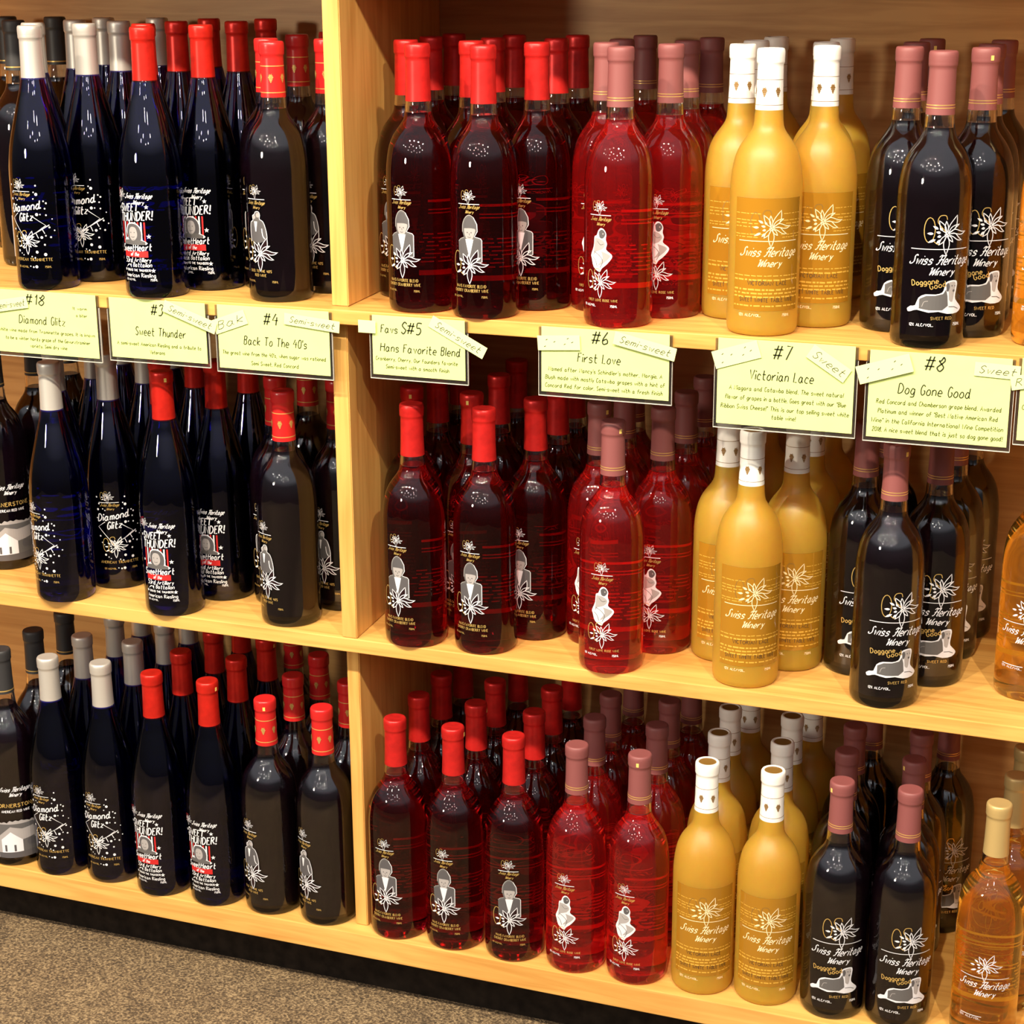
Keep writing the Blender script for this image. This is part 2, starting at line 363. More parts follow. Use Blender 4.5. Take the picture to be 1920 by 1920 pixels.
def head_of_label(I, x, z_f, z_line, z_s):
    flower(I, x, z_f, 8.2); I.stroke([(x - 13.5, z_line), (x + 13, z_line)], 0.8, WHITE, 1); script(I, x, z_s, 27, 4.2, GOLD, dz=5.2)
def star(I, x, z, r, m=WHITE):
    I.poly([(x + (r if i % 2 == 0 else r * .42) * math.sin(i * math.pi / 5), z + (r if i % 2 == 0 else r * .42) * math.cos(i * math.pi / 5)) for i in range(10)], m, 2)

def art_HF():
    I = Ink(); head_of_label(I, -1, 138, 130, 125)
    I.poly([(-9, 99), (-8.5, 108), (-5, 115), (0, 118), (5, 115.5), (9, 108), (9.5, 100), (6, 94), (13, 92), (14.5, 90), (14.5, 66), (6, 64), (-14.5, 66), (-15, 88), (-12, 91), (-7, 93)], MIDGREY, 0)
    I.stroke([(5, 115.5), (9, 108), (9.5, 100), (6, 94), (13, 92), (14.5, 90), (14.5, 66), (6, 64)], .8, WHITE, 1); I.stroke(catmull([(-9, 99), (-8.5, 108), (-5, 115), (0, 118), (5, 115.5)]), .7, LTGREY, 1); I.stroke([(-15, 88), (-12, 91), (-7, 93)], .6, LTGREY, 1)
    I.poly([(-7.5, 103), (-7, 108), (-4, 113.5), (0, 116), (4, 113.5), (7.2, 108), (7.6, 103), (0, 104.5)], GREY, 1, 2)
    I.poly([(-6.5, 103), (6.5, 103), (6.2, 97), (3.4, 91), (0, 89.5), (-3.4, 91), (-6.2, 97)], LTGREY, 1, 3)
    I.poly([(-13.5, 88), (-6, 91.5), (0, 76), (0, 66), (-13.5, 67)], GREY, 1); I.poly([(13, 90), (6, 91.5), (1.5, 78), (0, 66), (13, 67)], GREY, 1)
    I.poly([(-5, 91), (5, 91), (2.5, 80), (0, 70), (-2.5, 80)], WHITE, 2)
    for x in (-2.4, 2.4): disc(I, x, 98.6, .75, GREY, 3, 6)
    I.stroke([(-2, 93.8), (0, 93), (2, 93.8)], .6, MIDGREY, 3); I.stroke([(0, 98), (.4, 95.6)], .5, MIDGREY, 3)
    flower(I, 0, 61, 20, fill=DARKINK)
    I.text('HANS FAVORITE BLEND', 0, 36.5, 3.2, GOLD, width=38, w=.5); I.text('CHERRY CRANBERRY WINE', 0, 31.5, 3.2, GOLD, width=43, w=.5)
    I.text('750ML', 17, 25, 2.2, GOLD, w=.4); I.text('12% ALC/VOL.', -17, 25, 2.0, GOLD, w=.35)
    return I
def art_FL():
    I = Ink(); head_of_label(I, -1, 132, 124, 118)
    I.poly([(-3, 107), (0, 110), (4, 109), (7, 104), (6.5, 98), (8, 93), (7, 87), (13, 82), (13.5, 78), (8, 71), (2, 66), (-1, 62), (-9, 67), (-12, 76), (-13, 80), (-9, 90), (-8, 100), (-5, 102)], WHITE, 0, 3)
    I.poly([(-2, 106), (1, 108.4), (4, 107.5), (6, 103.5), (3, 99), (-1, 100)], GREY, 1, 3)
    I.poly([(-7, 99), (-1, 98.5), (4, 96), (6, 92), (2, 87), (-6, 84), (-9, 80)], LTGREY, 1, 2)
    I.poly([(1, 85), (10, 82), (11.5, 79), (4, 72), (-3, 69), (3, 77)], LTGREY, 1, 2)
    I.stroke(catmull([(-8, 84), (-1, 80), (3, 74), (0, 67)]), .6, MIDGREY, 2); I.stroke(catmull([(-10, 78), (-6, 74), (-4, 68)]), .6, MIDGREY, 2)
    I.stroke(catmull([(-4, 96), (0, 92), (4, 93)]), .5, MIDGREY, 2); disc(I, 3.2, 104, .9, LTGREY, 2, 6)
    flower(I, 0, 50, 16.5)
    I.text('FIRST LOVE ROSE WINE', 2, 29.5, 2.6, GOLD, width=37, w=.45)
    I.text('12% ALC/VOL.', -15, 23.5, 2.4, WHITE, w=.5); I.text('750ML', 16, 23.5, 2.4, WHITE, w=.5)
    return I
def art_BF():
    I = Ink(); head_of_label(I, -3, 131, 122, 116)
    body = [(-12, 72), (-13, 84), (-12, 94), (-8, 97), (-8.5, 102), (-5, 104.5), (-3.5, 107), (1, 107.5), (3, 104), (2.5, 99), (7, 96), (10, 88), (11.5, 78), (10, 73)]
    I.poly(body, MIDGREY, 0, 2); I.stroke(catmull(body), .8, WHITE, 1)
    I.poly([(-11, 73), (-11.8, 84), (-10.5, 92), (-5, 90), (-3, 84), (-1, 92), (2, 97), (6, 94.5), (8.8, 87), (10, 78), (8.6, 74), (0, 70)], GREY, 1)
    disc(I, -6, 101, 2.5, LTGREY, 1); disc(I, 0, 103.5, 2.9, LTGREY, 2); I.stroke(catmull([(5, 88), (6, 80), (8.5, 76)]), 1.2, WHITE, 2)
    I.poly([(-6, 96), (-1, 96), (-3, 84), (-4.5, 84)], WHITE, 2)
    flower(I, 1, 58, 20.5, fill=DARKINK)
    I.text("BACK TO THE 40'S", 0, 36, 3.0, GOLD, width=31, w=.5); I.text('RED WINE', 0, 31, 3.0, GOLD, width=17, w=.5)
    I.text('750ML', 19, 24, 2.2, GOLD, w=.4); I.text('12% ALC/VOL.', -16, 24, 2.0, GOLD, w=.35)
    return I
def art_DD():
    I = Ink(); flower(I, 4, 120, 20.5, WHITE, GOLD, .85)
    I.stroke([(-32 + i * 3.2, 104.5 - .0) for i in range(21)], 0.8, WHITE, 1)
    script(I, 0, 89, 70, 9.5, WHITE, dz=11)
    I.text('Doggone', -15, 68, 5.6, GOLD, w=.9, width=28, rot=.12); I.text('Good', -1, 65, 5.6, GOLD, w=.9, width=18, rot=.2)
    dog = [(-33, 42), (-29, 45), (-24, 46), (-21, 54), (-14, 58), (-4, 58), (3, 60), (5, 65), (6, 70), (11, 72), (18, 72), (20, 68), (18.5, 58), (19, 52), (25, 46), (27.5, 42), (22, 38), (10, 37.5), (0, 40), (-10, 39), (-22, 41.5), (-28, 39.5), (-32, 39)]
    I.poly(dog, WHITE, 0, 2)
    I.poly([(-20, 43), (-20, 53), (-13, 56.5), (-4, 56.7), (4, 58.5), (7, 63), (9, 56), (10, 46), (4, 41.5), (-10, 41.5)], MIDGREY, 1)
    I.poly([(7.5, 68), (11, 70.5), (17, 70.5), (18, 66), (16.5, 58), (15, 50), (11, 52), (10, 62)], LTGREY, 1, 2)
    I.poly([(7, 68), (9, 70), (11, 66), (9.5, 61), (7.5, 62)], GREY, 2, 2); disc(I, 13.5, 66.6, .8, GREY, 2, 6); disc(I, 17, 66.4, .7, GREY, 2, 6); disc(I, 15.8, 61.5, 1.4, GREY, 2, 7)
    I.stroke([(11, 45), (18, 44.5), (23, 42)], .7, MIDGREY, 2); I.stroke(catmull([(-17, 45), (-15, 50), (-11, 51)]), .6, LTGREY, 2)
    I.text('SWEET RED', 4, 31.5, 3.0, GOLD, width=23, w=.5)
    I.text('12% ALC/VOL.', -17, 24.5, 2.8, WHITE, w=.6, width=25); I.text('750ML', 22, 25, 2.8, WHITE, w=.6)
    return I
def art_VL(window=False):
    I = Ink()
    if window:
        I.poly([(-40, 28), (40, 28), (40, 148), (-40, 148)], CLEARWIN, -0.5); rd = random.Random(9)
        for z, hgt in ((66, 1.0), (61.5, 1.7), (51, 1.8), (47, 1.6), (43, 1.7), (33.5, 1.5), (110, .9), (107, .9), (118, .9), (121.5, 1.0), (125, .9), (132, .8)):
            x = -39
            while x < 38:
                l = rd.uniform(2, 7)
                if abs(x) > 12 or z < 70: I.stroke([(x, z), (min(x + l, 39), z + rd.uniform(-.3, .3))], hgt, SHOWTHRU, 0.4)
                x += l + rd.uniform(.7, 2.2)
        return I
    flower(I, 2, 117, 20, CREAM, DKGOLD, .85); I.stroke([(-34 + i * 3.4, 103) for i in range(21)], 0.8, CREAM, 1)
    script(I, 0, 87, 68, 9.5, CREAM, dz=11)
    I.text('VICTORIAN LACE', 0, 56, 4.2, BROWN, width=44, w=.75); I.text('SWEET WHITE TABLE WINE', 0, 38, 4.2, BROWN, width=62, w=.75)
    I.text('12% ALC/VOL.', -19, 22, 2.8, CREAM, w=.55, width=25); I.text('750ML', 22, 22, 2.8, CREAM, w=.55)
    return I
def art_DG():
    I = Ink(); flower(I, -9, 129, 8.5); I.stroke([(-21, 121.7), (6, 121.7)], .7, WHITE); script(I, -7, 116.5, 27, 4.0, GOLD, dz=5)
    I.text('Diamond', -3, 98.5, 9.5, WHITE, w=1.4, width=43, slant=.3, rot=.14); I.text('Glitz', -2, 86, 9.5, WHITE, w=1.4, width=20, slant=.3, rot=.1)
    I.stroke([(-14, 95), (-24, 88), (-3, 63), (23, 80.5), (8, 91)], .9, WHITE, 1); I.stroke([(-3, 64.5), (27, 81)], 1.1, WHITE, 1)
    for x, z, l in ((10, 72, 7), (18, 76.5, 6)): I.stroke([(x, z), (x + 3, z - l)], .9, WHITE, 1)
    flower(I, -2, 60, 15, WHITE, GOLD, .8)
    rd = random.Random(3)
    for x, z, r in ((14, 129, 1.1), (11, 121, .9), (14, 118.5, 1.9), (10, 113, .9), (22, 110, 1), (25, 107.5, 1.2), (18, 102, .9), (23, 101, 1), (13, 94, 1.9), (17, 94, .9), (24, 93, 1.1),
                    (27, 78, 1.2), (17, 66, 1.7), (22, 68, 1), (28, 66, 1.2), (20, 57, 1.2), (10, 48, 1.8), (20, 45, 2.0), (3, 42.5, .9), (7, 41, 1), (-9, 44, .8), (-12, 46, .8), (-16, 49, 1.5), (-22, 75, 1.3),
                    (-20, 66, .9), (-17, 63, .8), (-21, 120, 1.2), (-23, 112, 1.6), (-16, 113, .8), (-13, 111, .8), (-24, 129, 1.2), (0, 30.5, .8), (4, 29.5, 1.1), (8, 30, 1.9), (-25, 100, .9), (31, 88, .8), (33, 74, .9)):
        disc(I, x, z, r, WHITE, 1, 8)
    I.text('AMERICAN TRAMINETTE', 2, 37, 3.4, GOLD, width=52, w=.55); I.text('12% ALC/VOL.', -11, 28.5, 2.2, GOLD, w=.4); I.text('750ML', 22, 28.5, 2.4, GOLD, w=.4)
    return I
def art_ST():
    I = Ink(); flower(I, -20, 124, 8.0, WHITE, REDINK); script(I, 6, 120, 38, 6, WHITE, nib=.6, dz=7)
    I.text('SWEET', -8, 104.5, 9, WHITE, w=1.5, width=29, slant=.22, rot=.05); I.text('THUNDER!', 0, 93.5, 10, WHITE, w=1.55, width=47, slant=.22, rot=.08)
    for x, z, r in ((17, 110, 3), (-25, 108, 2.4), (18, 75, 3.2), (-23, 75, 2.2), (-19, 34.5, 2.2), (21, 34, 3)): star(I, x, z, r)
    I.text('SweetHeart', -1, 57.5, 8, WHITE, w=1.2, width=43, slant=.2, rot=.05)
    I.poly([(-19, 50), (16, 50), (16, 57.5), (-19, 57.5)], REDINK, 0); I.text('of the', -2, 51.6, 4.2, WHITE, w=.8, width=12, slant=.2)
    I.text('53rd', -12, 43.5, 6, WHITE, w=.95, width=13, slant=.2); I.text('Artillery', 8, 44.5, 5, WHITE, w=.8, width=22, slant=.2); I.text('Battalion', 7, 38.5, 5, WHITE, w=.8, width=25, slant=.2)
    I.poly([(-14, 41), (-10, 41.5), (-18, 37)], WHITE, 1); I.poly([(-11, 40.5), (-8, 42), (-8.5, 37)], WHITE, 1)
    I.text('SOUND THE THUNDER!', 1, 33, 2.6, WHITE, w=.6, width=34); I.text('American Riesling', 2, 26, 4.6, WHITE, w=.65, width=43)
    I.text('12% ALC/VOL.', -11, 21.5, 2.2, WHITE, w=.45); I.text('750ML', 21, 21.5, 2.6, WHITE, w=.5)
    return I
def art_portrait():
    I = Ink()
    for k in range(9): I.stroke([(-19.5 + k * 4.1, 66), (-19.5 + k * 4.1, 92)], 2.0, REDINK if k % 2 == 0 else WHITE, 0)
    I.poly([(-18, 65), (-17, 71), (-11, 74), (-13, 80), (-11, 88), (-5, 91.5), (2, 91), (8, 86), (10.5, 78), (9.5, 71), (14, 69), (14, 65)], WHITE, 1, 2)
    I.poly([(-11, 74), (-11.5, 82), (-9, 88), (-4, 90), (2, 89.3), (7, 85), (9, 77), (6, 68), (-8, 70)], GREY, 2, 2)
    I.poly([(-8, 82), (-5, 86), (1, 85.5), (3.5, 80), (3, 74), (-1, 70), (-5, 70.5), (-8, 75)], LTGREY, 3, 3)
    I.poly([(-18, 65), (-16.5, 70), (-8, 71), (6, 71), (13.5, 68.5), (13.5, 65)], MIDGREY, 3)
    for x in (-5.5, -.3): disc(I, x, 79.5, .7, GREY, 4, 6)
    I.stroke([(-5, 74.4), (-2.6, 73.6), (0, 74.6)], .6, GREY, 4)
    return I
def art_CS():
    I = Ink(); script(I, 0, 116, 46, 6.5, WHITE, nib=.8, dz=7.5)
    I.text('CORNERSTONE', 0, 92, 5.2, GOLD, w=1.2, width=56); I.text('AMERICAN RED WINE', 0, 84, 3.4, WHITE, w=.8, width=40)
    return I
def art_barn():
    I = Ink()
    top = [(-30 + 4 * i, 68 + (1.6 if i % 2 else 0) + (2 if 4 < i < 11 else 0)) for i in range(16)]
    I.poly([(-30, 14)] + top + [(30, 14)], LTGREY, 0); I.poly([(-29, 46), (-10, 62), (6, 58), (29, 60), (29, 66), (-29, 66)], MIDGREY, 1)
    I.poly([(-24, 22), (-24, 42), (-10, 54), (6, 41), (6, 22)], WHITE, 1); I.poly([(6, 22), (6, 41), (29, 44), (29, 22)], MIDGREY, 1)
    I.poly([(-29, 14), (29, 14), (29, 24), (-29, 22)], GREY, 2)
    for x in (-18, -5): I.poly([(x - 1.5, 24), (x + 1.5, 24), (x + 1.5, 34), (x - 1.5, 34)], GREY, 2)
    disc(I, 18, 36, 6, GREY, 2); disc(I, 26, 33, 5, GREY, 2)
    return I
def art_RL():
    I = Ink(); flower(I, 0, 108, 18, WHITE, None, .8); I.stroke([(-30 + i * 3, 93) for i in range(21)], .7, WHITE); script(I, 0, 80, 64, 9, WHITE, dz=10.5)
    return I
def art_fine():
    I = Ink()
    I.text('12% ALC/VOL.', -14, 38, 2.4, WHITE, w=.45, width=26); I.stroke([(-26, 42), (0, 42)], .8, WHITE); I.text('750ML', 14, 22, 2.4, WHITE, w=.45)
    return I
def art_back(bars):
    I = Ink(); rd = random.Random(5)
    for k in range(8):
        z = 84 - k * 4.6; x = -24
        while x < 22:
            l = rd.uniform(2, 6); I.stroke([(x, z), (x + l, z)], 1.5, WHITE, 0); x += l + 1.3
    for z, w in ((122, 3.0), (112, 1.4), (108, 1.4)): I.stroke([(-20, z), (20, z)], w, WHITE, 0)
    I.poly([(-26, 36), (24, 36), (24, 42), (-26, 42)], WHITE, 0)
    return I

# ------------------------------------------------------------------ bottle bodies (mm)
CLARET = [(0, 7), (18, 5), (29, 1.2), (33, 0.15), (36, 1.0), (37.8, 4), (38.4, 8), (38.5, 14), (38.5, 152), (38.3, 160), (37.8, 167), (37.0, 174), (35.8, 181), (34.2, 188), (32.0, 194), (29.3, 199.5), (26.0, 204.5), (22.6, 209), (19.6, 213), (17.3, 217), (16.0, 221), (15.4, 226), (15.1, 232), (14.6, 237.5), (13.8, 241), (13.2, 250), (12.9, 265), (12.9, 297)]
HOCK = [(0, 7), (18, 5), (29, 1.2), (33, 0.15), (36, 1.0), (37.8, 4), (38.4, 8), (38.5, 14), (38.5, 138), (37.9, 150), (36.8, 161), (35.2, 173), (32.7, 185), (29.8, 197), (26.6, 209), (23.4, 221), (20.3, 232), (17.6, 242),
        (15.8, 251), (14.3, 256), (13.5, 264), (12.9, 280), (12.9, 313)]
def sc(prof, kz=1.0): return [(r / 1000, z * kz / 1000) for r, z in prof]
def inner(prof, t, zmax, zmin):
    return [(max(r - t, 0), max(z, zmin)) for r, z in prof[3:] if z > zmin and z < zmax]
def interp(prof, z):
    for (r0, z0), (r1, z1) in zip(prof, prof[1:]):
        if z0 <= z <= z1: return r0 + (r1 - r0) * (z - z0) / max(z1 - z0, 1e-6)
    return prof[-1][0]
def glass_mesh(prof, m, kz=1.0, solid=False):
    bm = bmesh.new(); top = prof[-1][1]
    if solid:
        lathe(bm, sc(prof + [(0, top)], kz), 48)
    else:
        ins = [(0, 9)] + [(30, 8.2)] + [(r - 2.6, z) for r, z in prof if 10 < z < top] + [(10.4, top)]
        lathe(bm, sc(prof + ins[::-1], kz), 48)
    bmesh.ops.remove_doubles(bm, verts=bm.verts, dist=1e-7)
    return bm
def filled_mesh(prof, fill, kz=1.0):
    bm = bmesh.new(); lathe(bm, sc([p for p in prof if p[1] < fill] + [(interp(prof, fill), fill), (0, fill)], kz), 48); return bm
def neck_mesh(prof, fill, kz=1.0):
    top = prof[-1][1]; z0 = fill + 0.15
    out = [(interp(prof, z0), z0)] + [p for p in prof if p[1] > z0 + .5]
    ins = [(interp(prof, z0) - 2.4, z0)] + [(r - 2.4, z) for r, z in prof if z > z0 + .5]
    bm = bmesh.new(); lathe(bm, sc(out + ins[::-1] + [out[0]], kz), 48); bmesh.ops.remove_doubles(bm, verts=bm.verts, dist=1e-7); return bm
def wine_mesh(prof, fill, kz=1.0, t=2.45):
    body = [(0, 8.85), (30, 8.05)] + [(r - t, z) for r, z in prof if 10 < z < fill] + [(interp(prof, fill) - t, fill), (0, fill)]
    bm = bmesh.new(); lathe(bm, sc(body, kz), 40); return bm
def grape(I, x, z, m):
    for r, n in ((3.6, 3), (1.9, 4), (0.1, 3), (-1.7, 2), (-3.4, 1)):
        for k in range(n): disc(I, x + (k - (n - 1) / 2) * 1.45, z + r, .92, m, 0, 6)
    I.stroke([(x - 1.8, z + 5.2), (x, z + 4.6), (x + 1.6, z + 5.6)], .6, m, 0)
def capsule_mesh(top, low, rings=(), ring_m=None, grapes=None, bands=(), topdisc=False):
    """materials: 0 foil, 1 trim"""
    bm = bmesh.new()
    P = [(14.2, low), (14.75, low), (14.45, low + 7), (14.0, low + 20), (13.6, top - 19), (13.55, top - 16.4), (14.25, top - 15.2), (14.75, top - 13.6), (14.6, top - 11.8), (14.75, top - 10.6), (14.85, top - 5),
         (14.6, top - 2.0), (13.7, top - 0.3), (12.6, top), (11.2, top - 0.1)]
    if topdisc: P += [(10.6, top - 0.9)]
    lathe(bm, sc(P), 36)
    rr = P[-1]; lathe(bm, sc([rr, (0, rr[1] - .05)]), 36, 1 if topdisc else 0)
    tube = lambda z: interp([(14.75, low), (14.45, low + 7), (14.0, low + 20), (13.6, top - 17)], z)
    for z, h in rings:
        r = max(tube(z), tube(z + h)) + 0.14; lathe(bm, sc([(r - .3, z), (r, z + .05), (r, z + h - .05), (r - .3, z + h)]), 36, 1)
    bmesh.ops.remove_doubles(bm, verts=bm.verts, dist=1e-7)
    if grapes:
        I = Ink(); R = 14.3
        for k in range(6): grape(I, (k - 2.5) * 2 * math.pi * R / 6, grapes, GOLD)
        b2 = I.wrap(R, 2.2); me = bpy.data.meshes.new('t'); b2.to_mesh(me); n0 = len(bm.faces); bm.from_mesh(me); bm.faces.ensure_lookup_table()
        for f in bm.faces[n0:]: f.material_index = 1
        bpy.data.meshes.remove(me); b2.free()
    return bm
def ink_obj(name, I, R, parent, rot=0.0):
    mats = list(I.mats); bm = I.wrap(R)
    if rot: bmesh.ops.rotate(bm, verts=bm.verts, cent=(0, 0, 0), matrix=Matrix.Rotation(rot, 3, 'Z'))
    return link_mesh(name, bm, mats, parent)
def smooth_ok(o, ang=0.7):
    for p in o.data.polygons: p.use_smooth = True
    try: o.data.set_sharp_from_angle(angle=ang)
    except Exception: pass
    return o

KINDS = {
 'DG': dict(shape='h', glass=COBALT, wine=(W_PALE, 238), cap=(C_SILVER, GOLD), art=art_DG, desc='cobalt bottle with silver capsule', rot=2),
 'ST': dict(shape='h', glass=COBALT, wine=(W_PALE, 238), cap=(C_RED, GOLD), art=art_ST, desc='cobalt bottle with bright red capsule', rot=0),
 'BF': dict(shape='c', glass=GLASS, wine=(W_BLACK, 224), cap=(C_GLOSSRED, GOLD), rings=((242, 1.1), (272, 1.1)), grapes=258, art=art_BF, desc='dark bottle with gold-banded red capsule', rot=-18),
 'HF': dict(shape='c', glass=GLASS, wine=(W_RED, 225), cap=(C_CHERRY, GOLD), art=art_HF, back=1, desc='cherry wine bottle with plain red capsule', rot=-6),
 'FL': dict(shape='c', glass=GLASS, wine=(W_ROSE, 224), cap=(C_MAUVE, GOLD), rings=((243.5, .9), (246.3, .9)), art=art_FL, back=1, desc='rose wine bottle with mauve capsule', rot=-5),
 'VL': dict(shape='c', glass=FROST, wine=None, cap=(C_WHITE, DKGOLD), rings=((242, .55), (268, .55)), grapes=255, topdisc=True, art=art_VL, desc='frosted yellow bottle with white capsule', rot=15),
 'DD': dict(shape='c', glass=GLASS, wine=(W_BLACK, 224), cap=(C_MAUVE, GOLD), rings=((243.5, .9), (246.3, .9)), art=art_DD, desc='black wine bottle with mauve capsule', rot=21),
 'CS': dict(shape='c', kz=316 / 300, glass=GLASS, wine=(W_BLACK, 224), cap=(C_BLACK, GOLD), rings=((256.5, 1.6),), art=art_CS, desc='dark bottle with charcoal capsule', rot=45),
 'RL': dict(shape='c', glass=GLASS, wine=(W_AMBER, 226), cap=(C_TAN, GOLD), art=art_RL, back=1, desc='clear amber bottle with tan capsule', rot=-1)}
def build_bottle(k):
    d = KINDS[k]; root = empty('wine_bottle'); prof = CLARET if d['shape'] == 'c' else HOCK; kz = d.get('kz', 1.0)
    if d.get('back'):
        smooth_ok(link_mesh('filled_glass_body', filled_mesh(prof, d['wine'][1], kz), d['wine'][0], root))
        smooth_ok(link_mesh('glass_neck', neck_mesh(prof, d['wine'][1], kz), d['glass'], root))
    else: smooth_ok(link_mesh('glass_body', glass_mesh(prof, d['glass'], kz, solid=(k == 'VL')), d['glass'], root))
    if d['wine'] and not d.get('back'): smooth_ok(link_mesh('wine', wine_mesh(prof, d['wine'][1], kz), d['wine'][0], root))
    top = 316 if (d['shape'] == 'h' or k == 'CS') else 300; low = top - 63
    c = capsule_mesh(top, low, d.get('rings', ()), None, d.get('grapes'), topdisc=d.get('topdisc', False))
    smooth_ok(link_mesh('capsule', c, list(d['cap']), root), 0.9)
    if k == 'VL': smooth_ok(ink_obj('label_window', art_VL(True), 38.5, root))
    ink_obj('label_print', d['art'](), 38.5, root)
    if k == 'RL': ink_obj('label_print', art_fine(), 38.5, root)
    if k in ('CS', 'ST'): ink_obj('label_picture', art_barn() if k == 'CS' else art_portrait(), 38.5, root)
    if d.get('back'): ink_obj('back_print', art_back(1), 38.5, root, math.pi)
    return root
def clone(root):
    r = root.copy(); COL.objects.link(r)
    for ch in list(root.children):
        c = ch.copy(); COL.objects.link(c); c.parent = r
        for g in ch.children:
            q = g.copy(); COL.objects.link(q); q.parent = c
    return r

# ------------------------------------------------------------------ where every bottle stands: shelf, kind, [(x, y) in mm]
ENT = [
 ('T', 'CS', [(-1556, 300), (-1457, 176), (-1477, 300)]),
 ('T', 'DG', [(-1332, 30), (-1382, 110), (-1302, 102), (-1385, 208), (-1393, 289), (-1302, 181), (-1314, 295)]),
 ('T', 'ST', [(-1174, 26), (-1224, 112), (-1224, 191), (-1230, 285), (-1134, 94), (-1147, 207), (-1152, 295)]),
 ('T', 'BF', [(-1061, 121), (-1017, 50), (-1071, 223), (-1063, 302), (-982, 123)]),
 ('T', 'HF', [(-879, 124), (-830, 43), (-882, 208), (-884, 287), (-793, 115), (-746, 31), (-797, 196), (-799, 275), (-707, 99), (-718, 199), (-721, 287)]),
 ('T', 'FL', [(-630, 115), (-636, 194), (-588, 33), (-637, 295), (-551, 102), (-554, 181), (-545, 259)]),
 ('T', 'VL', [(-475, 121), (-479, 203), (-476, 295), (-426, 41), (-379, 105), (-395, 183), (-394, 276)]),
 ('T', 'DD', [(-292, 107), (-299, 205), (-293, 285), (-247, 33), (-213, 104), (-215, 182), (-211, 272)]),
 ('T', 'RL', [(-126, 75)]),
 ('M', 'DG', [(-1353, 42), (-1408, 132), (-1314, 114), (-1400, 217), (-1318, 215), (-1415, 308), (-1333, 307)]),
 ('M', 'ST', [(-1189, 45), (-1233, 113), (-1240, 214), (-1155, 119), (-1157, 210)]),
 ('M', 'BF', [(-1073, 127), (-1028, 60), (-1082, 235), (-990, 136)]),
 ('M', 'HF', [(-849, 48), (-884, 130), (-882, 208), (-891, 308), (-801, 123), (-759, 55), (-805, 228), (-813, 316), (-717, 121), (-716, 201), (-723, 289)]),
 ('M', 'FL', [(-638, 127), (-632, 212), (-596, 47), (-645, 296), (-559, 128), (-554, 214), (-553, 301)]),
 ('M', 'VL', [(-479, 128), (-435, 59), (-397, 127), (-395, 207), (-471, 298), (-392, 303)]),
 ('M', 'DD', [(-319, 138), (-306, 228), (-273, 53), (-234, 134), (-228, 222), (-219, 300)]),
 ('M', 'CS', [(-1505, 129), (-1494, 212), (-1496, 296)]),
 ('M', 'RL', [(-120, 128)]),
 ('B', 'CS', [(-1485, 62), (-1485, 141), (-1486, 220)]),
 ('B', 'DG', [(-1406, 60), (-1326, 66), (-1407, 146), (-1409, 232), (-1327, 149), (-1419, 318), (-1325, 231), (-1335, 313)]),
 ('B', 'ST', [(-1241, 57), (-1157, 58), (-1244, 139), (-1241, 224), (-1160, 143), (-1157, 224), (-1243, 307)]),
 ('B', 'BF', [(-1075, 63), (-992, 62), (-1077, 148), (-1077, 227), (-997, 153), (-1164, 318)]),
 ('B', 'HF', [(-888, 62), (-808, 62), (-726, 62), (-889, 142), (-889, 220), (-889, 299), (-808, 142), (-811, 221), (-812, 313), (-727, 141), (-731, 223), (-732, 308)]),
 ('B', 'FL', [(-643, 63), (-562, 63), (-648, 150), (-651, 229), (-646, 318), (-566, 153), (-572, 234), (-564, 318)]),
 ('B', 'VL', [(-479, 69), (-399, 72), (-486, 157), (-492, 239), (-406, 156), (-411, 239), (-484, 318), (-400, 318)]),
 ('B', 'DD', [(-316, 70), (-237, 74), (-326, 156), (-330, 235), (-321, 318), (-245, 159), (-248, 242), (-222, 318)]),
 ('B', 'RL', [(-136, 72), (-124, 154), (-121, 239)])]
SHELF = {'T': (ZT, 'top'), 'M': (ZM, 'middle'), 'B': (ZB, 'bottom')}
ROT = {('T', 'HF', -830): -11, ('T', 'FL', -588): -14, ('T', 'VL', -425): 17, ('T', 'DD', -247): 23, ('B', 'HF', -888): -3, ('B', 'HF', -726): 10, ('B', 'BF', -1075): -17, ('M', 'BF', -1028): -21,
       ('M', 'HF', -849): -10, ('M', 'HF', -759): -7, ('M', 'FL', -596): 1, ('M', 'DG', -1353): -16, ('M', 'DG', -1314): 30, ('T', 'ST', -1173): 6, ('B', 'DG', -1406): 4, ('B', 'ST', -1241): -3}
ORD = ['first', 'second', 'third', 'fourth', 'fifth']
TABS = {('T', 'HF', -798): 21, ('T', 'FL', -552): -5, ('T', 'DD', -293): 22, ('T', 'DD', -213): 34, ('M', 'ST', -1189): 49, ('M', 'HF', -884): 16, ('M', 'HF', -801): 0, ('M', 'FL', -638): 57, ('M', 'FL', -596): 52,
        ('M', 'DD', -273): 58, ('B', 'ST', -1157): 79, ('B', 'BF', -1075): 22, ('B', 'HF', -808): 98, ('B', 'FL', -562): 4, ('B', 'DD', -316): -47, ('B', 'DD', -245): -48, ('B', 'DG', -1408): 53}
protos = {}
rnd = random.Random(11)
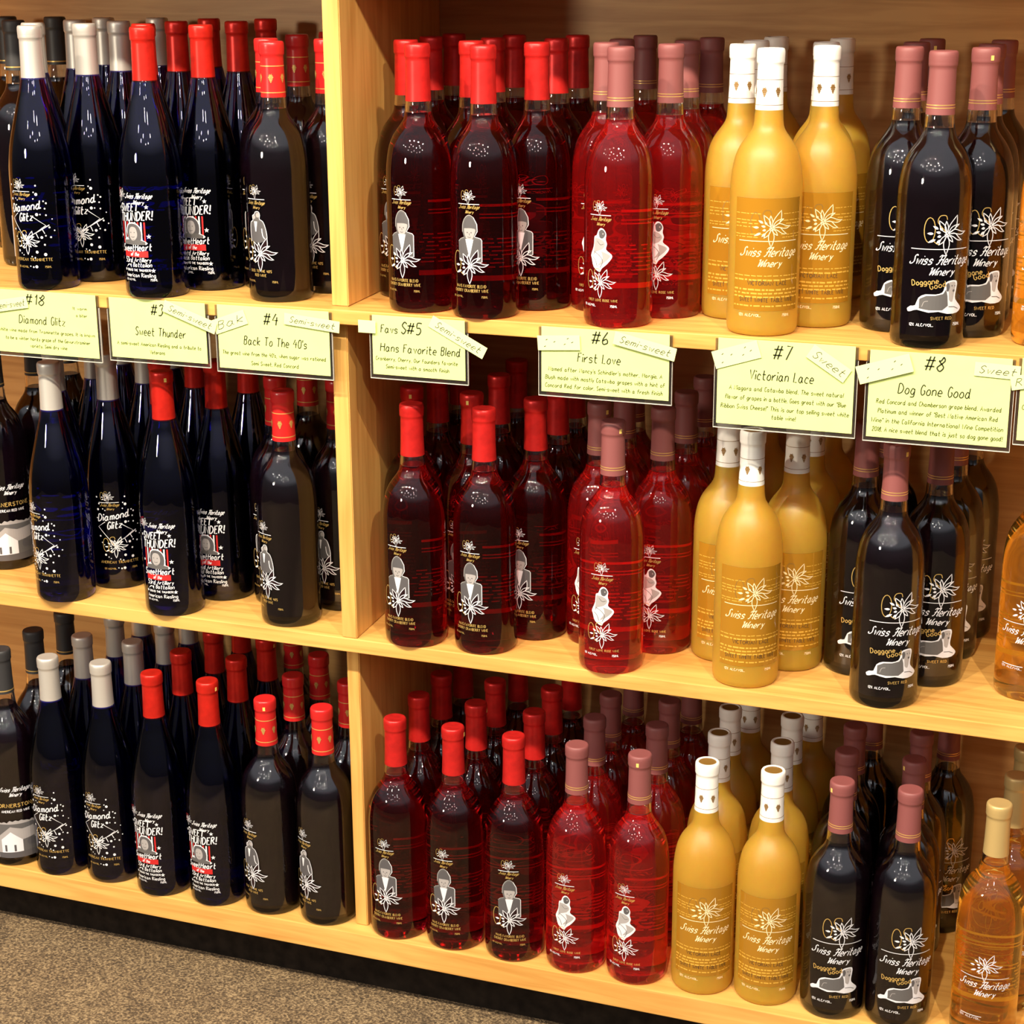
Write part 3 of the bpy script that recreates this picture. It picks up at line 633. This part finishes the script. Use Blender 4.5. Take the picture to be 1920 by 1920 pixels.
for sh, k, pts in ENT:
    z, sname = SHELF[sh]; d = KINDS[k]
    order = sorted(pts, key=lambda p: p[1]); rows = []
    for p in order:
        if rows and p[1] - rows[-1][-1][1] < 42 and p[1] - rows[-1][0][1] < 55: rows[-1].append(p)
        else: rows.append([p])
    for ri, row in enumerate(rows):
        row.sort(); rn = ['front row', 'second row', 'third row', 'fourth row', 'rear row'][ri]
        for ci, (x, y) in enumerate(row):
            n = len(row)
            pos = '' if n == 1 else {2: ['left one', 'right one'], 3: ['left one', 'middle one', 'right one']}.get(n, [ORD[i] + ' from left' for i in range(n)])[ci]
            if k in protos: o = clone(protos[k])
            else: o = protos[k] = build_bottle(k)
            o.location = (x / 1000, y / 1000, z + 0.0002)
            a = ROT.get((sh, k, x)); a = d['rot'] + rnd.uniform(-7, 7) if a is None else a
            o.rotation_euler = (0, 0, math.radians(a))
            tag(o, '%s, %s%s of the %s shelf' % (d['desc'], (pos + ' in ') if pos else '', rn, sname), 'bottle', '%s on the %s shelf' % (d['desc'].replace('bottle', 'bottles').replace('capsule', 'capsules'), sname))
            if (sh, k, x) in TABS:
                t = bmesh.new(); bm_box(t, -0.0016, 0.0016, -0.0149, -0.0142, 0, 0.005)
                bmesh.ops.rotate(t, verts=t.verts, cent=(0, 0, 0), matrix=Matrix.Rotation(math.radians(TABS[(sh, k, x)] - a), 3, 'Z'))
                H = 0.316 if d['shape'] == 'h' else 0.300
                bmesh.ops.translate(t, verts=t.verts, vec=(0, 0, H - 0.0125))
                cp = [c for c in o.children if c.name.split('.')[0] == 'capsule'][0]; link_mesh('tear_tab', t, TAB, cp)

# ------------------------------------------------------------------ shelf cards along the top shelf edge
NOTE_N = [0]
def card(x0, x1, zt, zb, label, lines, notes):
    root = tag(empty('shelf_card', ((x0 + x1) / 2, -0.004, zt)), label, 'sign', 'price cards hanging from the top shelf edge')
    inv = Matrix.Translation(-root.location)
    def add(name, bm, m):
        o = link_mesh(name, bm, m, root); o.matrix_parent_inverse = inv; return o
    bm = bmesh.new(); bm_box(bm, x0 - .0032, x1 + .0032, -0.0028, -0.0008, zb - .0045, zt - .001); add('card_holder', bm, ACRYL)
    bm = bmesh.new(); bm_box(bm, x0 - .0036, x1 + .0036, -0.0032, -0.0006, zb - .0053, zb - .0045)
    for x in (x0 - .0036, x1 + .0032): bm_box(bm, x, x + .0004, -0.0032, -0.0006, zb - .0045, ZT - .0175)
    add('holder_edge', bm, RIM)
    bm = bmesh.new(); bm_box(bm, x0, x1, -0.0032, -0.0028, zb, zt); add('paper', bm, PAPER)
    I = Ink(); w, h = (x1 - x0) * 1000, (zt - zb) * 1000
    for t, u0, u1, v, ch, kind in lines:
        I.text(t, u0 * w, h * (1 - v), ch, INK if kind else INK2, w=(0.62, 1.1, 1.5)[kind] if kind else 0.66, width=(u1 - u0) * w - ch * .02, slant=0.12 if kind < 2 else 0.18, align='l')
    ms = list(I.mats); add('writing', I.flat(lambda a, b, l: Vector((x0 + a / 1000, -0.0032 + l, zb + b / 1000))), ms)
    for cx, cz, L, Hh, ang, txt in notes:
        I = Ink(); c, s = math.cos(math.radians(ang)), math.sin(math.radians(ang))
        I.poly([(-L / 2, -Hh / 2), (L / 2, -Hh / 2), (L / 2, Hh / 2), (-L / 2, Hh / 2)], NOTE, 0)
        I.stroke([(-L / 2, -Hh / 2 + .15), (L / 2, -Hh / 2 + .15)], .3, INK2, 1)
        if txt == '--':
            for a, b in ((-.35, -.25), (-.3, .2), (-.12, .05), (.12, -.12), (.2, .25), (.3, .0)): I.stroke([(a * L, b * Hh), (a * L + 2.2, b * Hh + 1.1)], .7, INK, 2)
        elif txt: I.text(txt, 0, -Hh * .22, Hh * .5, INK2 if len(txt) == 5 and txt[0] == 'R' else INK, w=.62, width=L * .82, slant=.35, lift=2)
        ms = list(I.mats); NOTE_N[0] += 1; yn = -0.0040 - 0.0009 * (NOTE_N[0] % 3)
        add('taped_note', I.flat(lambda a, b, l: Vector((cx + (a * c - b * s) / 1000, yn + l, cz + (a * s + b * c) / 1000))), ms)
card(-1.393, -1.2455, .8355, .7560, 'lime card numbered 18 on the top shelf edge, below silver capsuled cobalt bottles',
     [('#18', .305, .50, .215, 13, 2), ('Diamond Glitz', .227, .69, .52, 10, 1), ('A white wine made from Traminette grapes. It is known', -.02, .97, .665, 4.2, 0),
      ('to be a winter hardy grape of the Gewurztraminer', .08, .92, .79, 4.2, 0), ('variety. Semi dry wine', .32, .69, .90, 4.2, 0), ('It warm', .77, .91, .25, 3.6, 0), ('a biter', .80, .91, .36, 3.6, 0)],
     [(-1.369, .817, 52, 15, 10, 'Semi-sweet')])
card(-1.2265, -1.0935, .8345, .7605, 'lime card numbered 3 with one slanted note overhanging its upper right corner',
     [('#3', .44, .565, .25, 13, 2), ('Sweet Thunder', .26, .79, .60, 10, 1), ('A semi-sweet American Riesling and a tribute to', .06, .94, .78, 4.4, 0), ('Veterans', .40, .56, .905, 4.4, 0)],
     [(-1.1135, .8170, 74, 15, -19, 'Semi-sweet')])
card(-1.0770, -0.9295, .8345, .7575, 'lime card numbered 4 just left of the divider, with two pale notes',
     [('#4', .42, .55, .27, 14, 2), ("Back To The 40's", .23, .80, .60, 10, 1), ('The great wine from the 40\'s, when sugar was rationed', .03, .965, .775, 4.6, 0), ('Semi Sweet. Red Concord', .29, .72, .92, 4.6, 0)],
     [(-1.0600, .8140, 46, 18, 20, 'Bak'), (-0.9510, .8200, 72, 14, -5, 'Semi-sweet')])
card(-0.8740, -0.7585, .8345, .7645, 'narrow lime card numbered 5 just right of the divider, note hanging off its corner',
     [('S#5', .31, .535, .28, 13, 2), ('Hans Favorite Blend', .08, .955, .60, 9.5, 1), ('Cranberry, Cherry, Our Founders favorite', .03, .92, .755, 4.4, 0), ('Semi-sweet with a smooth finish', .14, .83, .885, 4.4, 0), ('Favs', .09, .28, .285, 9, 1)],
     [(-0.8795, .8205, 22, 15, 0, ''), (-0.7670, .8150, 74, 15, -27, 'Semi-sweet')])
card(-0.6660, -0.5175, .8345, .7600, 'lime card numbered 6 on the top shelf edge, below the rose wine bottles',
     [('#6', .40, .53, .215, 14, 2), ('First Love', .285, .625, .505, 10, 1), ("Named after Nancy's Schindler's mother, Margie. A", .055, .95, .67, 4.6, 0), ('Blush made with mostly Catawba grapes with a hint of', .03, .97, .80, 4.6, 0), ('Concord Red for color. Semi-sweet with a fresh finish', .03, .955, .925, 4.6, 0)],
     [(-0.6450, .8170, 50, 17, 4, '--'), (-0.5450, .8200, 72, 15, -12, 'Semi-sweet')])
card(-0.4630, -0.3145, .8350, .7400, 'tall lime card numbered 7 below the frosted yellow bottles of the top shelf',
     [('#7', .41, .54, .205, 15, 2), ('Victorian Lace', .235, .71, .455, 10.5, 1), ('A Niagara and Catawba blend. The sweet natural', .09, .93, .59, 4.8, 0), ('flavor of grapes in a bottle. Goes great with our "Blue', .06, .95, .70, 4.8, 0),
      ('Ribbon Swiss Cheese!" This is our top selling sweet white', .03, .975, .81, 4.8, 0), ('table wine!', .41, .59, .905, 4.8, 0)],
     [(-0.4425, .8175, 52, 20, 18, '--'), (-0.3420, .8150, 48, 17, -32, 'Sweet')])
card(-0.2990, -0.1535, .8330, .7390, 'tall lime card numbered 8 below the black bottles of the top shelf',
     [('#8', .395, .53, .19, 15, 2), ('Dog Gone Good', .21, .73, .475, 10.5, 1), ('Red Concord and Chamberson grape blend. Awarded', .06, .95, .605, 4.8, 0), ('Platinum and winner of "Best Native American Red', .075, .93, .715, 4.8, 0),
      ('Wine" in the California International Wine Competition', .03, .97, .825, 4.8, 0), ('2018. A nice sweet blend that is just so dog gone good!', .04, .97, .93, 4.8, 0)],
     [(-0.2830, .8135, 58, 20, 18, '--'), (-0.1680, .8195, 46, 15, -2, 'Sweet')])
card(-0.1440, 0.0040, .8350, .7480, 'lime card without visible number, partly out of view beside card 8',
     [('Com', .02, .10, .62, 4.8, 0), ('w', .05, .08, .73, 4.8, 0)],
     [(-0.1330, .8120, 42, 15, 12, 'Relea')])
